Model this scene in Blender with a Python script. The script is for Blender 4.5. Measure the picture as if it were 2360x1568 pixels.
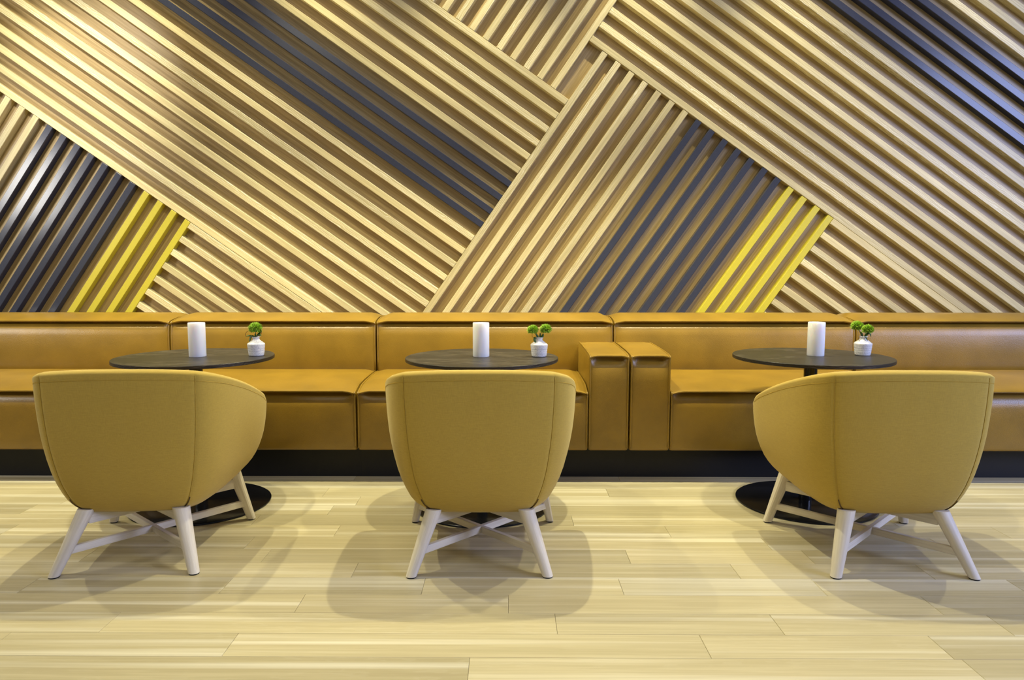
import bpy, bmesh, math, random
from mathutils import Matrix, Vector

for o in list(bpy.data.objects):
    bpy.data.objects.remove(o, do_unlink=True)
sc = bpy.context.scene
COL = sc.collection
R = random.Random(7)

# ------------------------------------------------------------------ camera
W_, H_, F_ = 2360, 1568, 1650.0
cd = bpy.data.cameras.new('camera')
cam = bpy.data.objects.new('camera', cd)
COL.objects.link(cam)
cd.sensor_fit = 'HORIZONTAL'
cd.sensor_width = 36.0
cd.lens = F_ / W_ * 36.0
cd.shift_x = (W_ / 2 - 1155) / W_
cd.clip_start = 0.05
cam.location = (0, 0, 1.207)
cam.rotation_euler = (math.pi / 2 - math.atan((784 - 620) / F_), 0, 0.0075)
sc.camera = cam

# ------------------------------------------------------------------ view, world
vs = sc.view_settings
vs.view_transform = 'Standard'
vs.look = 'None'
vs.gamma = 1.0
vs.use_curve_mapping = False
vs.exposure = -0.06

world = bpy.data.worlds.new('world')
sc.world = world
world.use_nodes = True
bg = world.node_tree.nodes['Background']
bg.inputs[0].default_value = (0.80, 0.86, 1.0, 1)
bg.inputs[1].default_value = 0.17


# ------------------------------------------------------------------ lights
def spot(x, y, z, power, size=95, blend=0.8, rad=0.035, color=(1.0, 0.935, 0.63), aim=(0, 0, -1)):
    l = bpy.data.lights.new('downlight_lamp', 'SPOT')
    l.energy = power
    l.spot_size = math.radians(size)
    l.spot_blend = blend
    l.shadow_soft_size = rad
    l.color = color
    o = bpy.data.objects.new('downlight_lamp', l)
    COL.objects.link(o)
    o.location = (x, y, z)
    o.rotation_euler = Vector(aim).to_track_quat('-Z', 'Y').to_euler()
    return o


def area(loc, target, sx, sy, power, color):
    l = bpy.data.lights.new('offscreen_light', 'AREA')
    l.shape = 'RECTANGLE'
    l.size = sx
    l.size_y = sy
    l.energy = power
    l.color = color
    o = bpy.data.objects.new('offscreen_light', l)
    COL.objects.link(o)
    o.location = loc
    o.rotation_euler = (Vector(target) - Vector(loc)).to_track_quat('-Z', 'Y').to_euler()
    return o


# downlights on the track over the tables
for lx, pw in ((-3.2, 150), (-1.83, 162), (-1.35, 145), (0.11, 215), (1.11, 162), (1.64, 145), (3.1, 115)):
    spot(lx, 3.76, 3.15, pw, size=106, blend=0.7, rad=0.018)
# wall washers in the high ceiling, close to the slats
for lx, pw in ((-3.5, 230), (-2.4, 285), (-1.3, 290), (-0.2, 290), (0.9, 290), (2.0, 285), (3.1, 150)):
    spot(lx, 4.42, 4.2, pw, size=60, blend=1.0, rad=0.02, aim=(0, 0.20, -0.98))
# accent spot on the left end of the wall
spot(-2.95, 3.60, 3.5, 240, size=48, blend=1.0, rad=0.06, color=(1.0, 0.97, 0.90), aim=(0.0, 1.5, -1.0))
# unseen lamp on the left, placed for its reflection in the glossy dark slats
area((-5.0, 2.6, 2.1), (-3.2, 5.0, 1.9), 0.5, 0.7, 55, (1.0, 0.96, 0.90))
# daylight from the windows behind the camera on the right
area((7.0, 0.3, 3.0), (2.2, 5.0, 1.6), 3.0, 2.2, 470, (0.45, 0.54, 1.0))
# added fill light above the camera, brightening the chair backs
area((-0.6, 0.8, 4.2), (-0.4, 2.0, 0.6), 4.4, 0.8, 56, (1.0, 0.93, 0.72))


# ------------------------------------------------------------------ materials
def mat(name):
    m = bpy.data.materials.new(name)
    m.use_nodes = True
    nt = m.node_tree
    b = nt.nodes['Principled BSDF']
    return m, nt, b


def nd(nt, typ, **kw):
    n = nt.nodes.new(typ)
    for k, v in kw.items():
        if k.startswith('i_'):
            n.inputs[k[2:].replace('_', ' ')].default_value = v
        else:
            setattr(n, k, v)
    return n


def ramp(nt, stops, fac):
    r = nt.nodes.new('ShaderNodeValToRGB')
    el = r.color_ramp.elements
    while len(el) > 1:
        el.remove(el[-1])
    el[0].position, el[0].color = stops[0][0], (*stops[0][1], 1)
    for p, c in stops[1:]:
        e = el.new(p)
        e.color = (*c, 1)
    nt.links.new(fac, r.inputs[0])
    return r.outputs[0]


def mixc(nt, fac, a, b, mode='MIX'):
    m = nt.nodes.new('ShaderNodeMix')
    m.data_type = 'RGBA'
    m.blend_type = mode
    for sock, val in ((0, fac), (6, a), (7, b)):
        if isinstance(val, (int, float)):
            m.inputs[sock].default_value = val
        elif isinstance(val, tuple):
            m.inputs[sock].default_value = (*val, 1)
        else:
            nt.links.new(val, m.inputs[sock])
    return m.outputs[2]


def math_(nt, op, a, b=0.0):
    m = nt.nodes.new('ShaderNodeMath')
    m.operation = op
    for i, v in enumerate((a, b)):
        if isinstance(v, (int, float)):
            m.inputs[i].default_value = v
        else:
            nt.links.new(v, m.inputs[i])
    return m.outputs[0]


def wood(name, light, dark, pale, rough=0.45, vary=0.18, flame=0.35, streak=0.5, bump=0.06, grain=1.0, spec=0.4, band=0.0):
    """oak: fine streaks along local X, broad tone bands and a flame figure"""
    m, nt, b = mat(name)
    tc = nd(nt, 'ShaderNodeTexCoord')
    oi = nd(nt, 'ShaderNodeObjectInfo')
    off = nd(nt, 'ShaderNodeVectorMath', operation='SCALE')
    comb = nd(nt, 'ShaderNodeCombineXYZ')
    nt.links.new(oi.outputs['Random'], comb.inputs[0])
    nt.links.new(math_(nt, 'MULTIPLY', oi.outputs['Random'], 7.31), comb.inputs[1])
    nt.links.new(math_(nt, 'MULTIPLY', oi.outputs['Random'], 3.17), comb.inputs[2])
    nt.links.new(comb.outputs[0], off.inputs[0])
    off.inputs['Scale'].default_value = 37.0
    add = nd(nt, 'ShaderNodeVectorMath', operation='ADD')
    nt.links.new(tc.outputs['Object'], add.inputs[0])
    nt.links.new(off.outputs[0], add.inputs[1])

    def mapped(s):
        mp = nd(nt, 'ShaderNodeMapping')
        mp.inputs['Scale'].default_value = s
        nt.links.new(add.outputs[0], mp.inputs[0])
        return mp.outputs[0]
    n1 = nd(nt, 'ShaderNodeTexNoise')
    n1.inputs['Scale'].default_value = 1.0
    n1.inputs['Detail'].default_value = 5.0
    n1.inputs['Roughness'].default_value = 0.6
    nt.links.new(mapped((3.0 * grain, 110 * grain, 110 * grain)), n1.inputs['Vector'])
    n2 = nd(nt, 'ShaderNodeTexNoise')
    n2.inputs['Scale'].default_value = 1.0
    n2.inputs['Detail'].default_value = 2.0
    nt.links.new(mapped((0.7, 13, 13)), n2.inputs['Vector'])
    wv = nd(nt, 'ShaderNodeTexWave', wave_type='BANDS', bands_direction='Z')
    wv.inputs['Scale'].default_value = 4.0
    wv.inputs['Distortion'].default_value = 9.0
    wv.inputs['Detail'].default_value = 2.0
    wv.inputs['Detail Scale'].default_value = 1.2
    nt.links.new(mapped((1.6, 7, 7)), wv.inputs['Vector'])
    wr = ramp(nt, [(0.0, (0, 0, 0)), (0.78, (0, 0, 0)), (0.95, (1, 1, 1))], wv.outputs['Fac'])
    n3 = nd(nt, 'ShaderNodeTexNoise')
    n3.inputs['Scale'].default_value = 1.0
    nt.links.new(mapped((0.5, 4, 4)), n3.inputs['Vector'])
    fl = ramp(nt, [(0.46, (0, 0, 0)), (0.58, (1, 1, 1))], n3.outputs['Fac'])
    fm = math_(nt, 'MULTIPLY', wr, fl)
    base = mixc(nt, ramp(nt, [(0.3, (0, 0, 0)), (0.7, (1, 1, 1))], n2.outputs['Fac']), light, tuple(light[i] * 0.5 + dark[i] * 0.5 for i in range(3)))
    st = ramp(nt, [(0.42, (1, 1, 1)), (0.60, (0, 0, 0))], n1.outputs['Fac'])
    c1 = mixc(nt, math_(nt, 'MULTIPLY', st, streak), base, dark)
    c2 = mixc(nt, math_(nt, 'MULTIPLY', fm, flame), c1, pale)
    if band:
        n4 = nd(nt, 'ShaderNodeTexNoise')
        n4.inputs['Scale'].default_value = 1.0
        n4.inputs['Detail'].default_value = 3.0
        nt.links.new(mapped((0.30, 16, 16)), n4.inputs['Vector'])
        c2 = mixc(nt, math_(nt, 'MULTIPLY', ramp(nt, [(0.52, (0, 0, 0)), (0.70, (1, 1, 1))], n4.outputs['Fac']), band), c2, pale)
    # plank to plank tone
    tone = math_(nt, 'ADD', math_(nt, 'MULTIPLY', oi.outputs['Random'], vary * 2), 1.0 - vary)
    tcol = nd(nt, 'ShaderNodeCombineXYZ')
    nt.links.new(tone, tcol.inputs[0])
    nt.links.new(tone, tcol.inputs[1])
    nt.links.new(tone, tcol.inputs[2])
    c3 = mixc(nt, 1.0, c2, tcol.outputs[0], 'MULTIPLY')
    nt.links.new(c3, b.inputs['Base Color'])
    b.inputs['Roughness'].default_value = rough
    b.inputs['Specular IOR Level'].default_value = spec
    bp = nd(nt, 'ShaderNodeBump')
    bp.inputs['Strength'].default_value = bump
    bp.inputs['Distance'].default_value = 0.002
    nt.links.new(n1.outputs['Fac'], bp.inputs['Height'])
    nt.links.new(bp.outputs[0], b.inputs['Normal'])
    return m


def plain(name, col, rough=0.5, spec=0.5, metal=0.0, coat=0.0, noise=None):
    m, nt, b = mat(name)
    b.inputs['Base Color'].default_value = (*col, 1)
    b.inputs['Roughness'].default_value = rough
    b.inputs['Specular IOR Level'].default_value = spec
    b.inputs['Metallic'].default_value = metal
    b.inputs['Coat Weight'].default_value = coat
    sc_, amt, bmp = noise or (40.0, 0.06, 0.02)
    tc = nd(nt, 'ShaderNodeTexCoord')
    n = nd(nt, 'ShaderNodeTexNoise')
    n.inputs['Scale'].default_value = sc_
    n.inputs['Detail'].default_value = 4.0
    nt.links.new(tc.outputs['Object'], n.inputs['Vector'])
    lo = tuple(c * (1 - amt) for c in col)
    hi = tuple(min(1, c * (1 + amt)) for c in col)
    nt.links.new(ramp(nt, [(0.3, lo), (0.7, hi)], n.outputs['Fac']), b.inputs['Base Color'])
    if bmp:
        bp = nd(nt, 'ShaderNodeBump')
        bp.inputs['Strength'].default_value = bmp
        bp.inputs['Distance'].default_value = 0.002
        nt.links.new(n.outputs['Fac'], bp.inputs['Height'])
        nt.links.new(bp.outputs[0], b.inputs['Normal'])
    return m


def leather(name, col):
    m, nt, b = mat(name)
    tc = nd(nt, 'ShaderNodeTexCoord')
    v = nd(nt, 'ShaderNodeTexVoronoi')
    v.inputs['Scale'].default_value = 260.0
    n = nd(nt, 'ShaderNodeTexNoise')
    n.inputs['Scale'].default_value = 5.0
    n.inputs['Detail'].default_value = 4.0
    nt.links.new(tc.outputs['Object'], v.inputs['Vector'])
    nt.links.new(tc.outputs['Object'], n.inputs['Vector'])
    lo = tuple(c * 0.86 for c in col)
    hi = tuple(c * 1.12 for c in col)
    nt.links.new(ramp(nt, [(0.3, lo), (0.7, hi)], n.outputs['Fac']), b.inputs['Base Color'])
    b.inputs['Roughness'].default_value = 0.34
    b.inputs['Specular IOR Level'].default_value = 0.5
    bp = nd(nt, 'ShaderNodeBump')
    bp.inputs['Strength'].default_value = 0.24
    bp.inputs['Distance'].default_value = 0.0015
    nt.links.new(v.outputs['Distance'], bp.inputs['Height'])
    bp2 = nd(nt, 'ShaderNodeBump')
    bp2.inputs['Strength'].default_value = 0.12
    bp2.inputs['Distance'].default_value = 0.02
    nt.links.new(n.outputs['Fac'], bp2.inputs['Height'])
    nt.links.new(bp2.outputs[0], bp.inputs['Normal'])
    nt.links.new(bp.outputs[0], b.inputs['Normal'])
    return m


def fabric(name, col):
    m, nt, b = mat(name)
    tc = nd(nt, 'ShaderNodeTexCoord')

    def thread(s):
        mp = nd(nt, 'ShaderNodeMapping')
        mp.inputs['Scale'].default_value = s
        nt.links.new(tc.outputs['Object'], mp.inputs[0])
        n = nd(nt, 'ShaderNodeTexNoise')
        n.inputs['Scale'].default_value = 1.0
        n.inputs['Detail'].default_value = 3.0
        nt.links.new(mp.outputs[0], n.inputs['Vector'])
        return n.outputs['Fac']
    a = thread((900, 900, 40))
    h = thread((40, 40, 900))
    f = math_(nt, 'ADD', a, h)
    lo = tuple(c * 0.90 for c in col)
    hi = tuple(c * 1.08 for c in col)
    nt.links.new(ramp(nt, [(0.38, lo), (0.62, hi)], math_(nt, 'MULTIPLY', f, 0.5)), b.inputs['Base Color'])
    b.inputs['Roughness'].default_value = 0.9
    b.inputs['Specular IOR Level'].default_value = 0.15
    b.inputs['Sheen Weight'].default_value = 0.25
    b.inputs['Sheen Roughness'].default_value = 0.5
    b.inputs['Sheen Tint'].default_value = (1.0, 0.95, 0.7, 1)
    bp = nd(nt, 'ShaderNodeBump')
    bp.inputs['Strength'].default_value = 0.15
    bp.inputs['Distance'].default_value = 0.001
    nt.links.new(f, bp.inputs['Height'])
    nt.links.new(bp.outputs[0], b.inputs['Normal'])
    return m


M = {}
M['slat'] = wood('oak_slat', (0.64, 0.545, 0.285), (0.42, 0.335, 0.15), (0.88, 0.82, 0.62), rough=0.40, vary=0.16, flame=0.5, streak=0.6)
M['base'] = wood('oak_base_panel', (0.46, 0.34, 0.16), (0.27, 0.185, 0.075), (0.50, 0.385, 0.19), rough=0.38, vary=0.04, flame=0.15, streak=0.65)
M['dark'] = plain('slate_paint', (0.038, 0.041, 0.060), rough=0.20, spec=0.32, noise=(60, 0.05, 0.0))
M['yellow'] = plain('yellow_paint', (0.50, 0.42, 0.03), rough=0.38, spec=0.45, noise=(60, 0.03, 0.0))
M['plank'] = wood('oak_floor_plank', (0.52, 0.455, 0.275), (0.36, 0.30, 0.16), (0.72, 0.675, 0.52), rough=0.36, vary=0.14, flame=0.06, streak=0.45, band=0.7, bump=0.03, grain=0.7)
M['legwood'] = wood('whitewashed_ash', (0.76, 0.70, 0.58), (0.60, 0.53, 0.41), (0.82, 0.78, 0.68), rough=0.5, vary=0.04, flame=0.2)
M['fabric'] = fabric('mustard_fabric', (0.475, 0.328, 0.058))
M['seam'] = plain('mustard_thread', (0.46, 0.31, 0.055), rough=0.9, spec=0.1)
M['zip'] = plain('brown_zip', (0.10, 0.06, 0.02), rough=0.7, spec=0.2)
M['leather'] = leather('tan_leather', (0.228, 0.132, 0.012))
M['black'] = plain('black_plinth', (0.008, 0.008, 0.0085), rough=0.5, spec=0.3)
M['blackmetal'] = plain('black_metal', (0.006, 0.006, 0.007), rough=0.16, spec=0.4)
M['tabletop'] = wood('black_stained_ash', (0.028, 0.023, 0.017), (0.009, 0.008, 0.006), (0.075, 0.063, 0.046), rough=0.40, vary=0.02, flame=0.8, bump=0.1, spec=0.3)
M['pad'] = plain('black_pad', (0.01, 0.01, 0.01), rough=0.8, spec=0.2)
M['ceil'] = plain('ceiling_paint', (0.45, 0.43, 0.40), rough=0.9, spec=0.1)
M['wallback'] = plain('wall_core', (0.20, 0.14, 0.06), rough=0.8, spec=0.2)
M['green'] = plain('green_bristle', (0.32, 0.50, 0.04), rough=0.6, spec=0.3, noise=(90, 0.35, 0.0))
M['core'] = plain('green_core', (0.05, 0.12, 0.012), rough=0.7, spec=0.2)
M['leaf'] = plain('leaf_green', (0.05, 0.11, 0.02), rough=0.4, spec=0.4, noise=(60, 0.3, 0.05))
M['stem'] = plain('stem_green', (0.10, 0.16, 0.03), rough=0.5, spec=0.3)
M['tendril'] = plain('dry_tendril', (0.12, 0.055, 0.02), rough=0.6, spec=0.3)

m, nt, b = mat('candle_wax')
b.inputs['Base Color'].default_value = (0.97, 0.96, 0.93, 1)
b.inputs['Roughness'].default_value = 0.45
b.inputs['Subsurface Weight'].default_value = 0.5
b.inputs['Subsurface Radius'].default_value = (0.03, 0.022, 0.012)
b.inputs['Subsurface Scale'].default_value = 1.0
tcn = nd(nt, 'ShaderNodeTexCoord')
nn = nd(nt, 'ShaderNodeTexNoise')
nn.inputs['Scale'].default_value = 25.0
nt.links.new(tcn.outputs['Object'], nn.inputs['Vector'])
bpn = nd(nt, 'ShaderNodeBump')
bpn.inputs['Strength'].default_value = 0.05
nt.links.new(nn.outputs['Fac'], bpn.inputs['Height'])
nt.links.new(bpn.outputs[0], b.inputs['Normal'])
M['wax'] = m

m, nt, b = mat('speckled_glaze')
tcn = nd(nt, 'ShaderNodeTexCoord')
nn = nd(nt, 'ShaderNodeTexNoise')
nn.inputs['Scale'].default_value = 220.0
nn.inputs['Detail'].default_value = 3.0
nt.links.new(tcn.outputs['Object'], nn.inputs['Vector'])
nt.links.new(ramp(nt, [(0.32, (0.50, 0.49, 0.50)), (0.46, (0.76, 0.75, 0.74)), (0.7, (0.84, 0.83, 0.82))], nn.outputs['Fac']), b.inputs['Base Color'])
b.inputs['Roughness'].default_value = 0.28
M['glaze'] = m


# ------------------------------------------------------------------ mesh helpers
def link(name, me, m, parent=None, smooth=False, auto=None):
    o = bpy.data.objects.new(name, me)
    COL.objects.link(o)
    if m is not None and not me.materials:
        me.materials.append(m)
    if smooth:
        for p in me.polygons:
            p.use_smooth = True
        if auto:
            me.set_sharp_from_angle(angle=math.radians(auto))
    if parent is not None:
        o.parent = parent
    return o


def mesh(name, verts, faces):
    me = bpy.data.meshes.new(name)
    me.from_pydata([tuple(v) for v in verts], [], faces)
    bm = bmesh.new()
    bm.from_mesh(me)
    bmesh.ops.recalc_face_normals(bm, faces=bm.faces)
    bm.to_mesh(me)
    bm.free()
    me.update()
    return me


def box_me(name, x0, x1, y0, y1, z0, z1, bev=0.0, seg=2):
    bm = bmesh.new()
    bmesh.ops.create_cube(bm, size=1.0)
    for v in bm.verts:
        v.co = Vector((x0 if v.co.x < 0 else x1, y0 if v.co.y < 0 else y1, z0 if v.co.z < 0 else z1))
    if bev:
        bmesh.ops.bevel(bm, geom=bm.edges[:], offset=bev, segments=seg, profile=0.5, affect='EDGES')
    me = bpy.data.meshes.new(name)
    bm.to_mesh(me)
    bm.free()
    return me


def tube_me(name, pts, r, n=6, closed=False):
    pts = [Vector(p) for p in pts]
    verts, faces = [], []
    up = None
    for i, p in enumerate(pts):
        a = pts[i - 1] if i else (pts[-1] if closed else p)
        c = pts[(i + 1) % len(pts)] if (i < len(pts) - 1 or closed) else p
        t = (c - a).normalized()
        if up is None:
            up = Vector((0, 0, 1)) if abs(t.z) < 0.9 else Vector((1, 0, 0))
        s = t.cross(up).normalized()
        up = s.cross(t).normalized()
        rr = r(i / max(1, len(pts) - 1)) if callable(r) else r
        for k in range(n):
            ang = 2 * math.pi * k / n
            verts.append(p + s * (math.cos(ang) * rr) + up * (math.sin(ang) * rr))
    m_ = len(pts)
    for i in range(m_ if closed else m_ - 1):
        for k in range(n):
            j = (i + 1) % m_
            faces.append((i * n + k, i * n + (k + 1) % n, j * n + (k + 1) % n, j * n + k))
    if not closed:
        faces.append(tuple(range(n)))
        faces.append(tuple(range((m_ - 1) * n, m_ * n)))
    return mesh(name, verts, faces)


def lathe_me(name, prof, n=48):
    verts, faces = [], []
    for (r, z) in prof:
        for k in range(n):
            a = 2 * math.pi * k / n
            verts.append((r * math.cos(a), r * math.sin(a), z))
    for i in range(len(prof) - 1):
        for k in range(n):
            faces.append((i * n + k, i * n + (k + 1) % n, (i + 1) * n + (k + 1) % n, (i + 1) * n + k))
    faces.append(tuple(range(n)))
    faces.append(tuple(range((len(prof) - 1) * n, len(prof) * n)))
    return mesh(name, verts, faces)


def empty(name, loc, rz=0.0):
    o = bpy.data.objects.new(name, None)
    COL.objects.link(o)
    o.location = loc
    o.rotation_euler = (0, 0, rz)
    o.empty_display_size = 0.1
    return o


def tag(o, label=None, cat=None, group=None, kind=None):
    if label:
        o['label'] = label
    if cat:
        o['category'] = cat
    if group:
        o['group'] = group
    if kind:
        o['kind'] = kind
    return o


def copy_tree(o, parent=None):
    c = o.copy()
    COL.objects.link(c)
    c.parent = parent
    for ch in list(o.children):
        copy_tree(ch, c)
    return c


def catmull(pts, t):
    """pts: list of (key, vec...) ; evaluate at key t"""
    ks = [p[0] for p in pts]
    t = min(max(t, ks[0]), ks[-1])
    i = max(j for j in range(len(ks) - 1) if ks[j] <= t + 1e-12)
    f = (t - ks[i]) / (ks[i + 1] - ks[i])
    P = [pts[max(0, i - 1)], pts[i], pts[i + 1], pts[min(len(pts) - 1, i + 2)]]
    out = []
    for d in range(1, len(pts[0])):
        a, b_, c, e = (q[d] for q in P)
        dk = ks[i + 1] - ks[i]
        m0 = (c - a) / (P[2][0] - P[0][0]) * dk if P[2][0] > P[0][0] else 0
        m1 = (e - b_) / (P[3][0] - P[1][0]) * dk if P[3][0] > P[1][0] else 0
        out.append((2 * f**3 - 3 * f**2 + 1) * b_ + (f**3 - 2 * f**2 + f) * m0 + (-2 * f**3 + 3 * f**2) * c + (f**3 - f**2) * m1)
    return out


# ------------------------------------------------------------------ slatted wall
AL = math.radians(34.9)
CA, SA = math.cos(AL), math.sin(AL)
WY, SD = 5.10, 0.052          # front plane of the slats, their depth
XR, ZB, ZT = 4.4, 0.02, 4.3

wall = link('wall_back', box_me('wall_back', -XR, XR, WY + SD + 0.012, WY + 0.22, 0.0, ZT), M['wallback'])
tag(wall, kind='structure')


def clip(poly, f):
    out = []
    for i in range(len(poly)):
        a, b_ = poly[i], poly[(i + 1) % len(poly)]
        fa, fb = f(a), f(b_)
        if fa >= 0:
            out.append(a)
        if (fa >= 0) != (fb >= 0):
            t = fa / (fa - fb)
            out.append((a[0] + (b_[0] - a[0]) * t, a[1] + (b_[1] - a[1]) * t))
    return out


def uv_xz(u, v):
    return (u * CA + v * SA, -u * SA + v * CA)


def wall_poly(u0, u1, v0, v1):
    p = [uv_xz(u0, v0), uv_xz(u1, v0), uv_xz(u1, v1), uv_xz(u0, v1)]
    for f in (lambda q: q[0] + XR, lambda q: XR - q[0], lambda q: q[1] - ZB, lambda q: ZT - 0.01 - q[1]):
        p = clip(p, f)
        if len(p) < 3:
            return None
    return p


def inset(poly, d):
    n = len(poly)
    ar = sum(poly[i][0] * poly[(i + 1) % n][1] - poly[(i + 1) % n][0] * poly[i][1] for i in range(n))
    sg = 1 if ar > 0 else -1
    lines = []
    for i in range(n):
        a, b_ = poly[i], poly[(i + 1) % n]
        dx, dy = b_[0] - a[0], b_[1] - a[1]
        L = math.hypot(dx, dy) or 1e-9
        nx, ny = -dy / L * sg, dx / L * sg
        lines.append((a[0] + nx * d, a[1] + ny * d, dx / L, dy / L))
    out = []
    for i in range(n):
        x1, y1, dx1, dy1 = lines[i - 1]
        x2, y2, dx2, dy2 = lines[i]
        den = dx1 * dy2 - dy1 * dx2
        if abs(den) < 1e-6:
            out.append((x2, y2))
            continue
        t = ((x2 - x1) * dy2 - (y2 - y1) * dx2) / den
        out.append((x1 + dx1 * t, y1 + dy1 * t))
    return out


def slab(name, poly, yf, yb, along, m, bev=0.0024):
    """prism of a polygon in the wall plane; local X runs along the grain"""
    cx = sum(p[0] for p in poly) / len(poly)
    cz = sum(p[1] for p in poly) / len(poly)
    ax = Vector((CA, 0, -SA)) if along == 'u' else Vector((SA, 0, CA))
    az = ax.cross(Vector((0, 1, 0)))
    ring = lambda pl, y: [((p[0] - cx) * ax.x + (p[1] - cz) * ax.z, y - yf, (p[0] - cx) * az.x + (p[1] - cz) * az.z) for p in pl]
    n = len(poly)
    v = ring(inset(poly, bev), yf) + ring(poly, yf + bev) + ring(poly, yb)
    f = [tuple(range(n)), tuple(range(2 * n, 3 * n))]
    for k in (0, 1):
        for i in range(n):
            f.append((k * n + i, k * n + (i + 1) % n, (k + 1) * n + (i + 1) % n, (k + 1) * n + i))
    o = link(name, mesh(name, v, f), m, wall)
    o.matrix_local = Matrix(((ax.x, 0, az.x, cx), (0, 1, 0, yf), (ax.z, 0, az.z, cz), (0, 0, 0, 1)))
    return o


FW = 0.044
BIG = 9.0


def slat(u0, u1, v0, v1, along, kind):
    p = wall_poly(u0, u1, v0, v1)
    if p is None:
        return
    o = slab('slat', p, WY + R.uniform(-0.0006, 0.0006), WY + SD, along, M[kind])
    if kind == 'dark':
        o['label'] = 'dark slate grey painted slat'
    elif kind == 'yellow':
        o['label'] = 'bright yellow painted slat'


UA, UD, UF, UC = -2.711, -1.005, 0.988, -1.120      # block edges along u
VB, VC, VE = -0.019, 2.194, 2.594                    # block edges along v
G = 0.0015
# B: long falling block on the left
for n in range(20):
    vt = 0.0255 + 0.11413 * n
    slat(-BIG, UD - G, vt - FW, vt, 'u', 'dark' if 10 <= n <= 13 else 'slat')
# A: rising block, far left
for n in range(34):
    ul = -2.755 - 0.1142 * n
    slat(ul, ul + FW, -BIG, VB - G, 'v', 'yellow' if n < 4 else 'dark' if n < 11 else 'slat')
# small falling block under A's edge
for n in range(16):
    vt = VB - 0.002 - 0.1137 * n
    slat(UA + G, UD - G, vt - FW, vt, 'u', 'slat')
# C: rising block at the top
for n in range(40):
    ul = -1.164 - 0.1138 * n
    slat(ul, ul + FW, VC + G, BIG, 'v', 'slat')
# D: rising block in the middle
for n in range(18):
    ul = UD + 0.1146 * n
    slat(ul, ul + FW, -BIG, VE - 0.003, 'v', 'slat' if n < 7 else 'dark' if n < 14 else 'yellow')
# E: long falling block on the right
for n in range(30):
    vt = 2.638 + 0.1146 * n
    slat(UC + G, BIG, vt - FW, vt, 'u', 'dark' if 10 <= n <= 13 else 'slat')
# small falling block under D's edge
for n in range(26):
    vt = VE - 0.001 - 0.114 * n
    slat(UF + G, BIG, vt - FW, vt, 'u', 'slat')
# recessed veneer panels behind the slats
for (u0, u1, v0, v1, al) in ((-BIG, UA, -BIG, VB, 'v'), (-BIG, UD, VB, VC, 'u'), (UA, UD, -BIG, VB, 'u'), (-BIG, UC, VC, BIG, 'v'),
                             (UD, UF, -BIG, VE, 'v'), (UC, UD, VC, VE, 'v'), (UC, BIG, VE, BIG, 'u'), (UF, BIG, -BIG, VE, 'u')):
    p = wall_poly(u0, u1, v0, v1)
    if p:
        slab('base_panel', p, WY + SD, WY + SD + 0.012, al, M['base'], bev=0.0004)

# ------------------------------------------------------------------ floor of oak planks
floor = link('floor', box_me('floor', -6.0, 6.0, -4.0, 5.32, -0.12, -0.012), M['wallback'])
tag(floor, kind='structure')
PW, PY0 = 0.1441, 2.124
JO = {-1: [-0.114], 0: [-1.651, -0.891, 0.639, 1.392], 1: [-1.361, 0.17, 0.923], 2: [-0.748, 0.007, 1.533], 3: [-0.317, 0.438, 1.191],
      4: [-0.61, 0.918], 5: [-1.015, 0.512], 7: [-0.783, 0.745], 8: [0.318], 9: [-0.883], 10: [-0.774], 11: [0.548], 13: [-0.877]}
for k in range(-13, 21):
    y0 = PY0 + PW * k
    y1 = min(y0 + PW, 5.16)
    if y1 - y0 < 0.02:
        continue
    js = list(JO.get(k, [R.uniform(-0.7, 0.7) + (1.1 if k in (6, 12) else 0)]))
    a = js[0]
    while a > -4.6:
        a -= R.choice((1.528, 1.528, 0.757))
        js.insert(0, a)
    a = js[-1]
    while a < 4.6:
        a += R.choice((1.528, 1.528, 0.757))
        js.append(a)
    for i in range(len(js) - 1):
        xa, xb = max(js[i], -4.9), min(js[i + 1], 4.9)
        if xb - xa < 0.03:
            continue
        cx, cy = (xa + xb) / 2, (y0 + y1) / 2
        g, bv = 0.0004, 0.0011
        hx, hy = (xb - xa) / 2 - g, (y1 - y0) / 2 - g
        v = [(-hx + bv, -hy + bv, 0), (hx - bv, -hy + bv, 0), (hx - bv, hy - bv, 0), (-hx + bv, hy - bv, 0)]
        v += [(-hx, -hy, -bv), (hx, -hy, -bv), (hx, hy, -bv), (-hx, hy, -bv)]
        v += [(-hx, -hy, -0.012), (hx, -hy, -0.012), (hx, hy, -0.012), (-hx, hy, -0.012)]
        f = [(0, 1, 2, 3), (8, 9, 10, 11)]
        for q in (0, 4):
            for j in range(4):
                f.append((q + j, q + (j + 1) % 4, q + 4 + (j + 1) % 4, q + 4 + j))
        o = link('plank', mesh('plank', v, f), M['plank'], floor)
        o.location = (cx, cy, 0)

ceil = link('ceiling', box_me('ceiling', -6.0, 6.0, -4.0, 5.32, 4.3, 4.4), M['ceil'])
tag(ceil, kind='structure')


# ------------------------------------------------------------------ banquette
def smooth01(x):
    x = min(1, max(0, x))
    return x * x * (3 - 2 * x)


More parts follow.
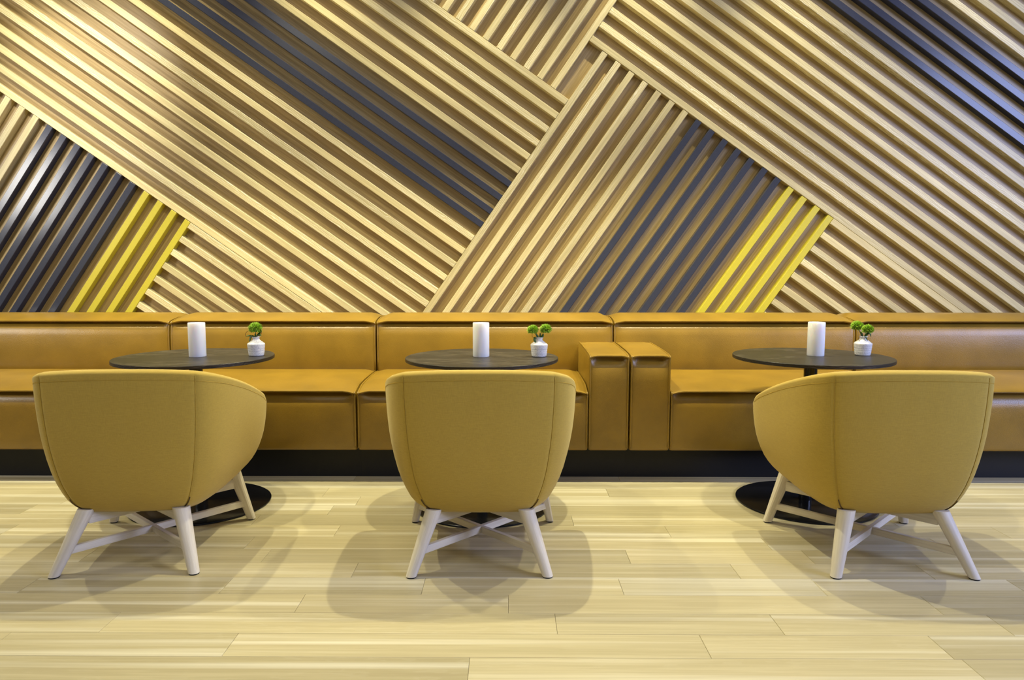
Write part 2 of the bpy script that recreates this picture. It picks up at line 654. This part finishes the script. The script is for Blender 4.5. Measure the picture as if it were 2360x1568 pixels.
def cushion(name, x0, x1, sec, m, parent, ramp_len=0.07):
    L = x1 - x0
    ds = [0, 0.003, 0.008, 0.016, 0.028, 0.045, 0.07, 0.10]
    ds = [d for d in ds if d < L * 0.45]
    mid = max(3, int((L - 2 * ds[-1]) / 0.09))
    xs = [x0 + d for d in ds] + [x0 + ds[-1] + (L - 2 * ds[-1]) * i / mid for i in range(1, mid)] + [x1 - d for d in reversed(ds)]
    verts, faces = [], []
    n = None
    for x in xs:
        d = min(x - x0, x1 - x)
        e = smooth01(d / min(ramp_len, L * 0.45))
        s = sec(e)
        n = len(s)
        cy = sum(p[0] for p in s) / n
        cz = sum(p[1] for p in s) / n
        rr = 0.014
        k = 0.012 * (1 - math.sqrt(max(0, 1 - (1 - min(1, d / rr))**2)))
        for (y, z) in s:
            ly, lz = y - cy, z - cz
            Ls = math.hypot(ly, lz) or 1
            verts.append((x, y - ly / Ls * k, z - lz / Ls * k))
    for i in range(len(xs) - 1):
        for j in range(n):
            faces.append((i * n + j, i * n + (j + 1) % n, (i + 1) * n + (j + 1) % n, (i + 1) * n + j))
    faces.append(tuple(range(n)))
    faces.append(tuple(range((len(xs) - 1) * n, len(xs) * n)))
    return link(name, mesh(name, verts, faces), m, parent, smooth=True, auto=60)


SF, SB = 3.96, 4.60        # seat front, face of the backrest
Z0 = 0.182


def seat_sec(e):
    q = 0.012 * (1 - e)
    z = 0.012
    D = SB - SF
    return [(SF + 0.03, Z0), (SF + 0.008, Z0 + 0.004), (SF, Z0 + 0.018), (SF - 0.004 * e, 0.25), (SF - 0.007 * e, 0.34), (SF - 0.005 * e, 0.43),
            (SF + 0.002 * e, 0.458 + z), (SF + 0.018 * e, 0.482 + z), (SF + 0.040 * e, 0.496 + z), (SF + 0.040 * e, 0.504 + z - q),
            (SF + 0.002, 0.5055 + z - q), (SF - 0.005, 0.509 + z - q), (SF - 0.005, 0.514 + z - q), (SF + 0.004, 0.518 + z - q),
            (SF + 0.04, 0.524 + z - q * 0.8), (SF + 0.12, 0.532 + z + 0.004 * e), (SF + 0.26, 0.538 + z + 0.012 * e), (SF + 0.42, 0.540 + z + 0.015 * e), (SF + D * 0.88, 0.540 + z + 0.015 * e),
            (SF + D - 0.01, 0.536 + z + 0.012 * e), (SF + D + 0.035, 0.51), (SF + D + 0.035, Z0)]


def back_sec(e):
    q = 0.012 * (1 - e)
    b0 = SB
    z = 0.008
    return [(b0 + 0.05, 0.50), (b0 + 0.008, 0.51), (b0 - 0.006 * e, 0.54), (b0 - 0.012 * e, 0.62), (b0 - 0.010 * e, 0.70), (b0 - 0.003 * e, 0.77 + z),
            (b0 + 0.006, 0.812 + z), (b0 + 0.012 + 0.012 * e, 0.836 + z), (b0 + 0.014 + 0.030 * e, 0.848 + z), (b0 + 0.014 + 0.032 * e, 0.8545 + z - q),
            (b0 + 0.008, 0.856 + z - q), (b0 + 0.002, 0.860 + z - q), (b0 + 0.002, 0.865 + z - q), (b0 + 0.012, 0.870 + z - q),
            (b0 + 0.05, 0.878 + z - q * 0.9), (b0 + 0.14, 0.886 + z + 0.014 * e - q * 0.6), (b0 + 0.25, 0.887 + z + 0.018 * e - q * 0.6), (b0 + 0.36, 0.882 + z + 0.012 * e - q * 0.6), (b0 + 0.42, 0.868 + z - q * 0.5),
            (b0 + 0.445, 0.84), (b0 + 0.445, 0.50)]


def arm_sec(e):
    q = 0.008 * (1 - e)
    z = 0.012
    D = SB - SF
    return [(SF + 0.03, Z0), (SF + 0.008, Z0 + 0.004), (SF, Z0 + 0.018), (SF - 0.004 * e, 0.25), (SF - 0.006 * e, 0.40), (SF - 0.006 * e, 0.58),
            (SF + 0.000 * e, 0.645 + z), (SF + 0.016 * e, 0.670 + z), (SF + 0.042 * e, 0.690 + z), (SF + 0.042 * e, 0.704 + z - q),
            (SF + 0.002, 0.706 + z - q), (SF - 0.005, 0.710 + z - q), (SF - 0.005, 0.715 + z - q), (SF + 0.004, 0.719 + z - q),
            (SF + 0.05, 0.722 + z - q * 0.5), (SF + 0.20, 0.724 + z + 0.006 * e), (SF + 0.38, 0.727 + z + 0.008 * e), (SF + D - 0.10, 0.729 + z + 0.006 * e), (SF + D - 0.05, 0.728 + z), (SF + D - 0.012, 0.71 + z), (SF + D - 0.012, Z0)]


def piping(x, sec, i0, i1, parent, off=0.003, r=0.0052):
    s = sec(0.0)
    cy = sum(p[0] for p in s) / len(s)
    cz = sum(p[1] for p in s) / len(s)
    pts = []
    for (y, z) in s[i0:i1]:
        ly, lz = y - cy, z - cz
        L = math.hypot(ly, lz)
        pts.append((x, y + ly / L * (off - 0.004), z + lz / L * (off - 0.004)))
    link('piping', tube_me('piping', pts, r, 6), M['leather'], parent, smooth=True)


MODS = [(-3.62, -2.184, None, 'tan leather banquette section at the far left edge, behind the left chair'),
        (-2.177, -0.846, None, 'tan leather banquette section behind the left round table'),
        (-0.839, 0.6850, 'right', 'tan leather banquette section behind the middle table, armrest at its right end'),
        (0.6920, 2.241, 'left', 'tan leather banquette section behind the right table, armrest at its left end'),
        (2.248, 3.80, None, 'tan leather banquette section at the far right edge, behind the right chair')]
for (x0, x1, arm, lab) in MODS:
    root = empty('banquette_section', ((x0 + x1) / 2, SF, 0))
    tag(root, lab, 'sofa', 'banquette sections along the wall')
    pin = Matrix.Translation((-(x0 + x1) / 2, -SF, 0))
    before = set(COL.objects)
    s0, s1 = x0, x1
    AW = 0.224
    if arm == 'right':
        cushion('armrest', x1 - AW, x1, arm_sec, M['leather'], root, 0.05)
        for xx in (x1 - AW + 0.006, x1 - 0.006):
            piping(xx, arm_sec, 2, 19, root)
        s1 = x1 - AW - 0.003
    elif arm == 'left':
        cushion('armrest', x0, x0 + AW, arm_sec, M['leather'], root, 0.05)
        for xx in (x0 + 0.006, x0 + AW - 0.006):
            piping(xx, arm_sec, 2, 19, root)
        s0 = x0 + AW + 0.003
    cushion('seat', s0, s1, seat_sec, M['leather'], root)
    for xx in (s0 + 0.006, s1 - 0.006):
        piping(xx, seat_sec, 2, 20, root)
    cushion('backrest', x0, x1, back_sec, M['leather'], root)
    for xx in (x0 + 0.006, x1 - 0.006):
        piping(xx, back_sec, 2, 19, root)
    link('plinth', box_me('plinth', x0 - 0.0034, x1 + 0.0034, SF + 0.12, SB + 0.40, 0.0005, Z0 + 0.003, 0.0), M['black'], root)
    for o in set(COL.objects) - before:
        o.matrix_local = pin


# ------------------------------------------------------------------ tub chairs
TOPL = [(0, 0, -0.318, 0.802), (0.2, 0.150, -0.312, 0.800), (0.38, 0.295, -0.283, 0.790), (0.48, 0.347, -0.232, 0.777), (0.58, 0.380, -0.150, 0.754),
        (0.70, 0.404, -0.020, 0.714), (0.82, 0.419, 0.110, 0.668), (0.92, 0.425, 0.205, 0.630), (0.97, 0.424, 0.250, 0.606), (1.0, 0.420, 0.279, 0.580)]
BOTL = [(0, 0, -0.205), (0.2, 0.100, -0.202), (0.38, 0.185, -0.188), (0.48, 0.222, -0.150), (0.58, 0.240, -0.090), (0.70, 0.248, 0.0), (0.82, 0.252, 0.09),
        (0.92, 0.250, 0.16), (0.97, 0.248, 0.19), (1.0, 0.246, 0.205)]
GT = [(0, 0.0), (0.06, 0.30), (0.15, 0.50), (0.26, 0.66), (0.40, 0.79), (0.58, 0.90), (0.80, 0.97), (1.0, 1.0)]
SEAM = 0.38


def shell_pt(s, t, dn=0.0):
    a = abs(s)
    sg = 1 if s >= 0 else -1
    x1, y1, z1 = catmull(TOPL, a)
    x0, y0 = catmull(BOTL, a)
    z0 = 0.224 + 0.02 * smooth01((a - 0.6) / 0.4)
    g = catmull(GT, t)[0]
    p = Vector((x0 + (x1 - x0) * g, y0 + (y1 - y0) * g, z0 + (z1 - z0) * t))
    x2, y2, _ = catmull(TOPL, min(1, a + 0.02))
    x3, y3, _ = catmull(TOPL, max(0, a - 0.02))
    tx, ty = x2 - x3, y2 - y3
    if a < 0.02:
        tx, ty = 1, 0
    L = math.hypot(tx, ty)
    nrm = Vector((ty / L, -tx / L, 0))       # outward
    p = p + nrm * dn
    p.x *= sg
    return p, Vector((nrm.x * sg, nrm.y, 0))


def build_chair():
    root = empty('tub_chair', (0, 0, 0))
    ts = [0, 0.02, 0.05, 0.09, 0.15, 0.22, 0.30, 0.40, 0.50, 0.60, 0.70, 0.80, 0.88, 0.94, 0.975, 1.0]
    ss = [-1, -0.992, -0.98, -0.965, -0.945, -0.92] + [-0.92 + 1.84 * i / 68 for i in range(1, 68)] + [0.92, 0.945, 0.965, 0.98, 0.992, 1]
    ss = sorted(set(round(s, 5) for s in ss) | {SEAM, -SEAM, SEAM - 0.008, SEAM + 0.008, -SEAM - 0.008, -SEAM + 0.008})
    verts, faces = [], []
    n = None
    for s in ss:
        a = abs(s)
        th = 0.058
        if a > 0.945:
            k = (a - 0.945) / 0.055
            th = 0.058 * (0.30 + 0.70 * math.sqrt(max(0, 1 - k * k)))
        col = []
        for t in ts:
            dn = -0.0025 * math.exp(-((a - SEAM) / 0.005)**2)
            dn -= 0.0022 * math.exp(-((t - 0.965) / 0.010)**2)
            p, nr = shell_pt(s, t, dn)
            col.append(p)
        top, nr = shell_pt(s, 1.0)
        for ang in (25, 60, 90, 120, 155, 180):
            r = math.radians(ang)
            col.append(top + nr * (-(1 - math.cos(r)) * th / 2) + Vector((0, 0, math.sin(r) * 0.018)))
        for t in (0.85, 0.65, 0.45, 0.28, 0.15):
            p, nr = shell_pt(s, t)
            col.append(p - nr * (th * (1.0 + 0.15 * (1 - t))))
        n = len(col)
        verts += col
    for i in range(len(ss) - 1):
        for j in range(n):
            faces.append((i * n + j, i * n + (j + 1) % n, (i + 1) * n + (j + 1) % n, (i + 1) * n + j))
    faces.append(tuple(range(n)))
    faces.append(tuple(range((len(ss) - 1) * n, len(ss) * n)))
    shell = link('upholstered_shell', mesh('upholstered_shell', verts, faces), M['fabric'], root, smooth=True)
    for sg in (-1, 1):
        pts = [shell_pt(sg * SEAM, t, -0.0012)[0] for t in [0.06 + 0.94 * i / 30 for i in range(31)]]
        link('seam', tube_me('seam', pts, 0.0013, 5), M['seam'], shell, smooth=True)
        pts = [shell_pt(sg * (SEAM + 0.004), t, 0.0005)[0] for t in [0.0 + 0.11 * i / 10 for i in range(11)]]
        link('zip', tube_me('zip', pts, 0.0026, 5), M['zip'], shell, smooth=True)
    pts = [shell_pt(s, 0.965, -0.0008)[0] for s in [-0.97 + 1.94 * i / 90 for i in range(91)]]
    link('seam', tube_me('seam', pts, 0.0014, 5), M['seam'], shell, smooth=True)
    # seat inside the shell
    link('seat_base', box_me('seat_base', -0.225, 0.225, -0.175, 0.20, 0.226, 0.33, 0.02, 3), M['fabric'], root, smooth=True)
    link('seat_cushion', box_me('seat_cushion', -0.285, 0.285, -0.20, 0.285, 0.30, 0.435, 0.045, 5), M['fabric'], root, smooth=True)
    # legs
    for sx in (-1, 1):
        for (fx, fy, tx, ty, zt, r0, r1, ex) in ((0.268, -0.310, 0.186, -0.196, 0.240, 0.0215, 0.034, 2.2), (0.322, 0.310, 0.262, 0.245, 0.272, 0.0175, 0.0275, 5.0)):
            v, f = [], []
            N, K = 20, 7
            for i in range(K):
                t = i / (K - 1)
                cx, cy, cz = sx * (fx + (tx - fx) * t), fy + (ty - fy) * t, 0.005 + (zt - 0.005) * t
                rr = r0 + (r1 - r0) * t
                for k in range(N):
                    a = 2 * math.pi * k / N
                    c_, s_ = math.cos(a), math.sin(a)
                    q = (abs(c_)**ex + abs(s_)**ex)**(-1 / ex)
                    v.append((cx + c_ * q * rr, cy + s_ * q * rr, cz))
            for i in range(K - 1):
                for k in range(N):
                    f.append((i * N + k, i * N + (k + 1) % N, (i + 1) * N + (k + 1) % N, (i + 1) * N + k))
            f += [tuple(range(N)), tuple(range((K - 1) * N, K * N))]
            # own origin with local X up the leg so that the grain runs along it
            base = Vector((sx * fx, fy, 0))
            dirv = Vector((sx * (tx - fx), ty - fy, zt)).normalized()
            az = dirv.cross(Vector((0, 1, 0))).normalized()
            ay = az.cross(dirv)
            Mx = Matrix(((dirv.x, ay.x, az.x, base.x), (dirv.y, ay.y, az.y, base.y), (dirv.z, ay.z, az.z, base.z), (0, 0, 0, 1)))
            inv = Mx.inverted()
            leg = link('leg', mesh('leg', [inv @ Vector(p) for p in v], f), M['legwood'], root, smooth=True, auto=40)
            leg.matrix_local = Mx
            pd = link('foot_pad', lathe_me('foot_pad', [(r0 * 0.9, 0), (r0 * 0.98, 0.003), (r0 * 0.9, 0.006)], 20), M['pad'], leg)
            pd.matrix_local = inv @ Matrix.Translation(base)
    # crossed rails under the shell and crossed stretchers lower down
    for (name, z0, z1, hw, fr, fb) in (('rail', 0.176, 0.222, 0.013, (0.262, 0.245), (0.186, -0.196)), ('stretcher', 0.074, 0.104, 0.0105, (0.302, 0.288), (0.236, -0.266))):
        for sx in (-1, 1):
            a = Vector((sx * fb[0], fb[1], 0))
            b_ = Vector((-sx * fr[0], fr[1], 0))
            d = b_ - a
            o = link(name, box_me(name, 0, d.length, -hw, hw, z0, z1 - (0.0004 if sx > 0 else 0), 0.002, 1), M['legwood'], root)
            o.location = a
            o.rotation_euler = (0, 0, math.atan2(d.y, d.x))
    return root


chair = build_chair()
CH = [((-1.533, 3.024), math.radians(4.2), 'mustard fabric tub chair on the left, turned slightly, facing the left table'),
      ((-0.110, 3.022), math.radians(0.8), 'mustard fabric tub chair in the middle, back square to the viewer'),
      ((1.567, 3.022), math.radians(-0.9), 'mustard fabric tub chair on the right, in front of the right table')]
for i, ((x, y), rz, lab) in enumerate(CH):
    o = chair if i == 0 else copy_tree(chair)
    o.location = (x, y, 0)
    o.rotation_euler = (0, 0, rz)
    tag(o, lab, 'chair', 'mustard tub chairs')


# ------------------------------------------------------------------ round tables
TH = 0.766


def build_table():
    root = empty('round_table', (0, 0, 0))
    link('base_disc', lathe_me('base_disc', [(0.342, 0.0), (0.345, 0.004), (0.344, 0.008), (0.340, 0.0105), (0.10, 0.014), (0.05, 0.016), (0.045, 0.017)], 96), M['blackmetal'], root, smooth=True, auto=35)
    link('column', lathe_me('column', [(0.0325, 0.016), (0.0325, TH - 0.024)], 40), M['blackmetal'], root, smooth=True, auto=40)
    br = link('bracket', box_me('bracket', -0.20, 0.20, -0.018, 0.018, TH - 0.026, TH - 0.0175, 0.002, 1), M['blackmetal'], root)
    br.rotation_euler = (0, 0, math.radians(38))
    br = link('bracket', box_me('bracket', -0.20, 0.20, -0.018, 0.018, TH - 0.026, TH - 0.0177, 0.002, 1), M['blackmetal'], root)
    br.rotation_euler = (0, 0, math.radians(128))
    link('tabletop', lathe_me('tabletop', [(0.3805, TH - 0.0172), (0.383, TH - 0.0155), (0.383, TH - 0.0018), (0.3815, TH)], 128), M['tabletop'], root, smooth=True, auto=30)
    return root


table = build_table()
TB = [((-1.575, 3.586), 14, 'black round table on the left, behind the left tub chair'),
      ((-0.124, 3.579), -6, 'black round table in the middle, behind the middle tub chair'),
      ((1.553, 3.634), 4, 'black round table on the right, its column showing beside the chair')]
for i, ((x, y), rz, lab) in enumerate(TB):
    o = table if i == 0 else copy_tree(table)
    o.location = (x, y, 0)
    o.rotation_euler = (0, 0, math.radians(rz))
    tag(o, lab, 'table', 'black round pedestal tables')

# ------------------------------------------------------------------ candles
wax = lathe_me('candle', [(0.0425, 0.0), (0.0435, 0.002), (0.0435, 0.175), (0.0425, 0.179), (0.0405, 0.1795), (0.038, 0.177), (0.030, 0.172), (0.012, 0.168), (0.002, 0.1675)], 56)
wick = tube_me('wick', [(0, 0, 0.166), (0.0005, 0, 0.172), (0.0015, 0, 0.178)], 0.0012, 6)
for (x, y, w) in ((-1.564, 3.589, 'left'), (-0.1286, 3.5985, 'middle'), (1.579, 3.646, 'right')):
    o = link('pillar_candle', wax, M['wax'], None, smooth=True, auto=50)
    o.location = (x, y, TH + 0.0002)
    o.scale = (0.953,) * 3
    tag(o, 'white pillar candle standing at the centre of the %s black table' % w, 'candle', 'white pillar candles')
    link('wick', wick, M['pad'], o)

# ------------------------------------------------------------------ vases and flowers
VPROF = [(0.034, 0.0), (0.0375, 0.0012), (0.0390, 0.004)]
for i in range(1, 25):
    z = 0.004 + 0.058 * i / 24
    r = 0.0390 + 0.0068 * (i / 24)**0.8 + 0.00045 * math.sin(z * 900) - (0.0007 if i in (9, 14) else 0)
    VPROF.append((r, z))
VPROF += [(0.0455, 0.0640), (0.0440, 0.0663), (0.0370, 0.0715), (0.0290, 0.0775), (0.0215, 0.0835), (0.0178, 0.0890), (0.0172, 0.0930), (0.0190, 0.0975), (0.0220, 0.1008),
          (0.0228, 0.1020), (0.0218, 0.1028), (0.0195, 0.1012), (0.0155, 0.0960), (0.0140, 0.0900), (0.0150, 0.0800), (0.0150, 0.0600), (0.0010, 0.0595)]
vase_me = lathe_me('bud_vase', VPROF, 56)
VA = [(-1.276, 3.6195, 'left'), (0.1648, 3.5957, 'middle'), (1.827, 3.663, 'right')]
for (x, y, w) in VA:
    o = link('bud_vase', vase_me, M['glaze'], None, smooth=True)
    o.location = (x, y, TH + 0.0002)
    o.rotation_euler = (0, 0, R.uniform(0, 6))
    o.scale = (0.953,) * 3
    tag(o, 'small speckled white ceramic bud vase on the %s black table' % w, 'vase', 'speckled bud vases')


def flower_head(name, r, seed):
    rr = random.Random(seed)
    verts, faces = [], []
    N = 420
    for i in range(N):
        z = 1 - 1.72 * (i + 0.5) / N
        a = i * 2.399963
        q = math.sqrt(max(0, 1 - z * z))
        d = Vector((q * math.cos(a), q * math.sin(a), z)) + Vector((rr.uniform(-0.12, 0.12), rr.uniform(-0.12, 0.12), rr.uniform(-0.12, 0.12)))
        d.normalize()
        s = d.cross(Vector((0.3, 0.5, 0.81))).normalized()
        t = d.cross(s)
        L = r * rr.uniform(0.86, 1.06)
        w = r * 0.075
        b0 = d * (r * 0.42)
        k = len(verts)
        m_ = d * (L * 0.75)
        verts += [b0 + s * w * 0.6, b0 - s * w * 0.3 + t * w * 0.5, b0 - s * w * 0.3 - t * w * 0.5,
                  m_ + s * w, m_ - s * w * 0.5 + t * w * 0.87, m_ - s * w * 0.5 - t * w * 0.87, d * L + Vector((rr.uniform(-1, 1), rr.uniform(-1, 1), rr.uniform(-1, 1))) * r * 0.05]
        for j in range(3):
            faces.append((k + j, k + (j + 1) % 3, k + 3 + (j + 1) % 3, k + 3 + j))
            faces.append((k + 3 + j, k + 3 + (j + 1) % 3, k + 6))
    for v in verts:
        v.z *= 0.86
    return mesh(name, verts, faces)


def leaf_me(name, pts, wmax):
    pts = [Vector(p) for p in pts]
    n = 9
    verts, faces = [], []
    keys = [(i / (len(pts) - 1), p.x, p.y, p.z) for i, p in enumerate(pts)]
    for i in range(n):
        t = i / (n - 1)
        c = Vector(catmull(keys, t))
        d = (Vector(catmull(keys, min(1, t + 0.05))) - Vector(catmull(keys, max(0, t - 0.05)))).normalized()
        s = d.cross(Vector((0, -0.8, 0.6))).normalized()
        up = s.cross(d).normalized()
        w = wmax * (math.sin(math.pi * min(0.98, 0.08 + 0.92 * t))**0.8)
        th = 0.0005
        verts += [c - s * w + up * w * 0.25, c + up * th, c + s * w + up * w * 0.25, c - up * th]
    for i in range(n - 1):
        for j in range(4):
            faces.append((i * 4 + j, i * 4 + (j + 1) % 4, (i + 1) * 4 + (j + 1) % 4, (i + 1) * 4 + j))
    faces += [(0, 1, 2, 3), tuple(range((n - 1) * 4, n * 4))]
    return mesh(name, verts, faces)


def flower(vx, vy, hx, hy, hz, r, lab, leaves, seed, tendrils=()):
    """origin at the mouth of the vase; head centre given relative to it"""
    z0 = TH + 0.091
    root = empty('pompom_flower', (vx, vy, z0))
    root.scale = (0.953,) * 3
    tag(root, lab, 'flower', 'green flowers in the bud vases')
    c = Vector((hx, hy, hz))
    foot = Vector((c.x * 0.15, c.y * 0.15, -0.034))
    link('stem', tube_me('stem', [foot, Vector((c.x * 0.16, c.y * 0.16, -0.004)), c * 0.55 + Vector((0, 0, -0.002)), c - Vector((0, 0, r * 0.3))], 0.0017, 6), M['stem'], root, smooth=True)
    r *= 1.15
    hd = link('flower_head', flower_head('flower_head', r, seed), M['green'], root)
    hd.location = c
    bmc = bmesh.new()
    bmesh.ops.create_icosphere(bmc, subdivisions=2, radius=r * 0.55)
    cm = bpy.data.meshes.new('calyx')
    bmc.to_mesh(cm)
    bmc.free()
    link('calyx', cm, M['core'], hd, smooth=True)
    for (pts, w) in leaves:
        link('leaf', leaf_me('leaf', pts, w), M['leaf'], root, smooth=True)
    for pts in tendrils:
        keys = [(i / (len(pts) - 1), *p) for i, p in enumerate(pts)]
        link('tendril', tube_me('tendril', [catmull(keys, i / 16) for i in range(17)], 0.0011, 5), M['tendril'], root, smooth=True)


(lx, ly, _), (mx, my, _), (rx, ry, _) = VA
flower(lx, ly, -0.001, 0.0, 0.052, 0.0345, 'single bushy green pompom flower in the left vase',
       [([(0, -0.004, 0.002), (-0.018, -0.010, 0.012), (-0.026, -0.016, -0.008), (-0.027, -0.02, -0.020)], 0.0055),
        ([(0.002, -0.005, 0.004), (0.018, -0.008, 0.018), (0.034, -0.010, 0.013)], 0.0075),
        ([(0.0, -0.006, 0.004), (0.004, -0.016, 0.018), (0.010, -0.022, 0.022)], 0.007),
        ([(-0.004, 0, 0.006), (-0.030, -0.006, 0.012), (-0.052, -0.010, 0.009)], 0.0045),
        ([(0.002, 0.004, 0.004), (0.020, 0.004, 0.026), (0.032, 0.004, 0.034)], 0.007)], 3,
       [[(-0.050, -0.010, 0.010), (-0.052, -0.010, 0.022), (-0.042, -0.008, 0.036), (-0.028, -0.004, 0.044)],
        [(0.026, -0.004, 0.046), (0.033, -0.006, 0.034), (0.032, -0.006, 0.022)]])
flower(mx, my, -0.034, 0.0, 0.046, 0.029, 'left one of two green pompom flowers in the middle vase',
       [([(-0.003, -0.005, 0.002), (-0.022, -0.012, 0.004), (-0.024, -0.018, -0.010), (-0.012, -0.026, -0.026)], 0.0075),
        ([(-0.002, -0.004, 0.002), (-0.010, -0.008, 0.016), (-0.018, -0.010, 0.028)], 0.005)], 5,
       [[(-0.036, -0.004, 0.026), (-0.038, -0.006, 0.016), (-0.034, -0.006, 0.008), (-0.028, -0.006, 0.004)]])
flower(mx, my, 0.034, 0.002, 0.050, 0.0305, 'right one of two green pompom flowers in the middle vase',
       [([(0.003, -0.005, 0.002), (0.016, -0.008, 0.010), (0.024, -0.008, 0.026)], 0.007),
        ([(0.002, 0.002, 0.002), (0.006, 0.0, 0.016), (0.004, -0.002, 0.032)], 0.005)], 8)
flower(rx, ry, -0.024, 0.026, 0.060, 0.031, 'rear green pompom flower in the right vase, touching the seam behind',
       [([(-0.002, -0.004, 0.002), (-0.012, -0.006, 0.018), (-0.018, -0.004, 0.034)], 0.006)], 11,
       [[(-0.006, -0.006, 0.010), (-0.024, -0.010, 0.006), (-0.031, -0.012, -0.006), (-0.026, -0.014, -0.018), (-0.018, -0.016, -0.018)]])
flower(rx, ry, 0.010, -0.022, 0.046, 0.0295, 'front green pompom flower in the right vase',
       [([(0.004, -0.004, 0.004), (0.026, -0.008, 0.026), (0.036, -0.010, 0.004)], 0.0065),
        ([(0.0, -0.006, 0.012), (0.003, -0.020, 0.002), (0.010, -0.030, -0.016)], 0.0045)], 13)
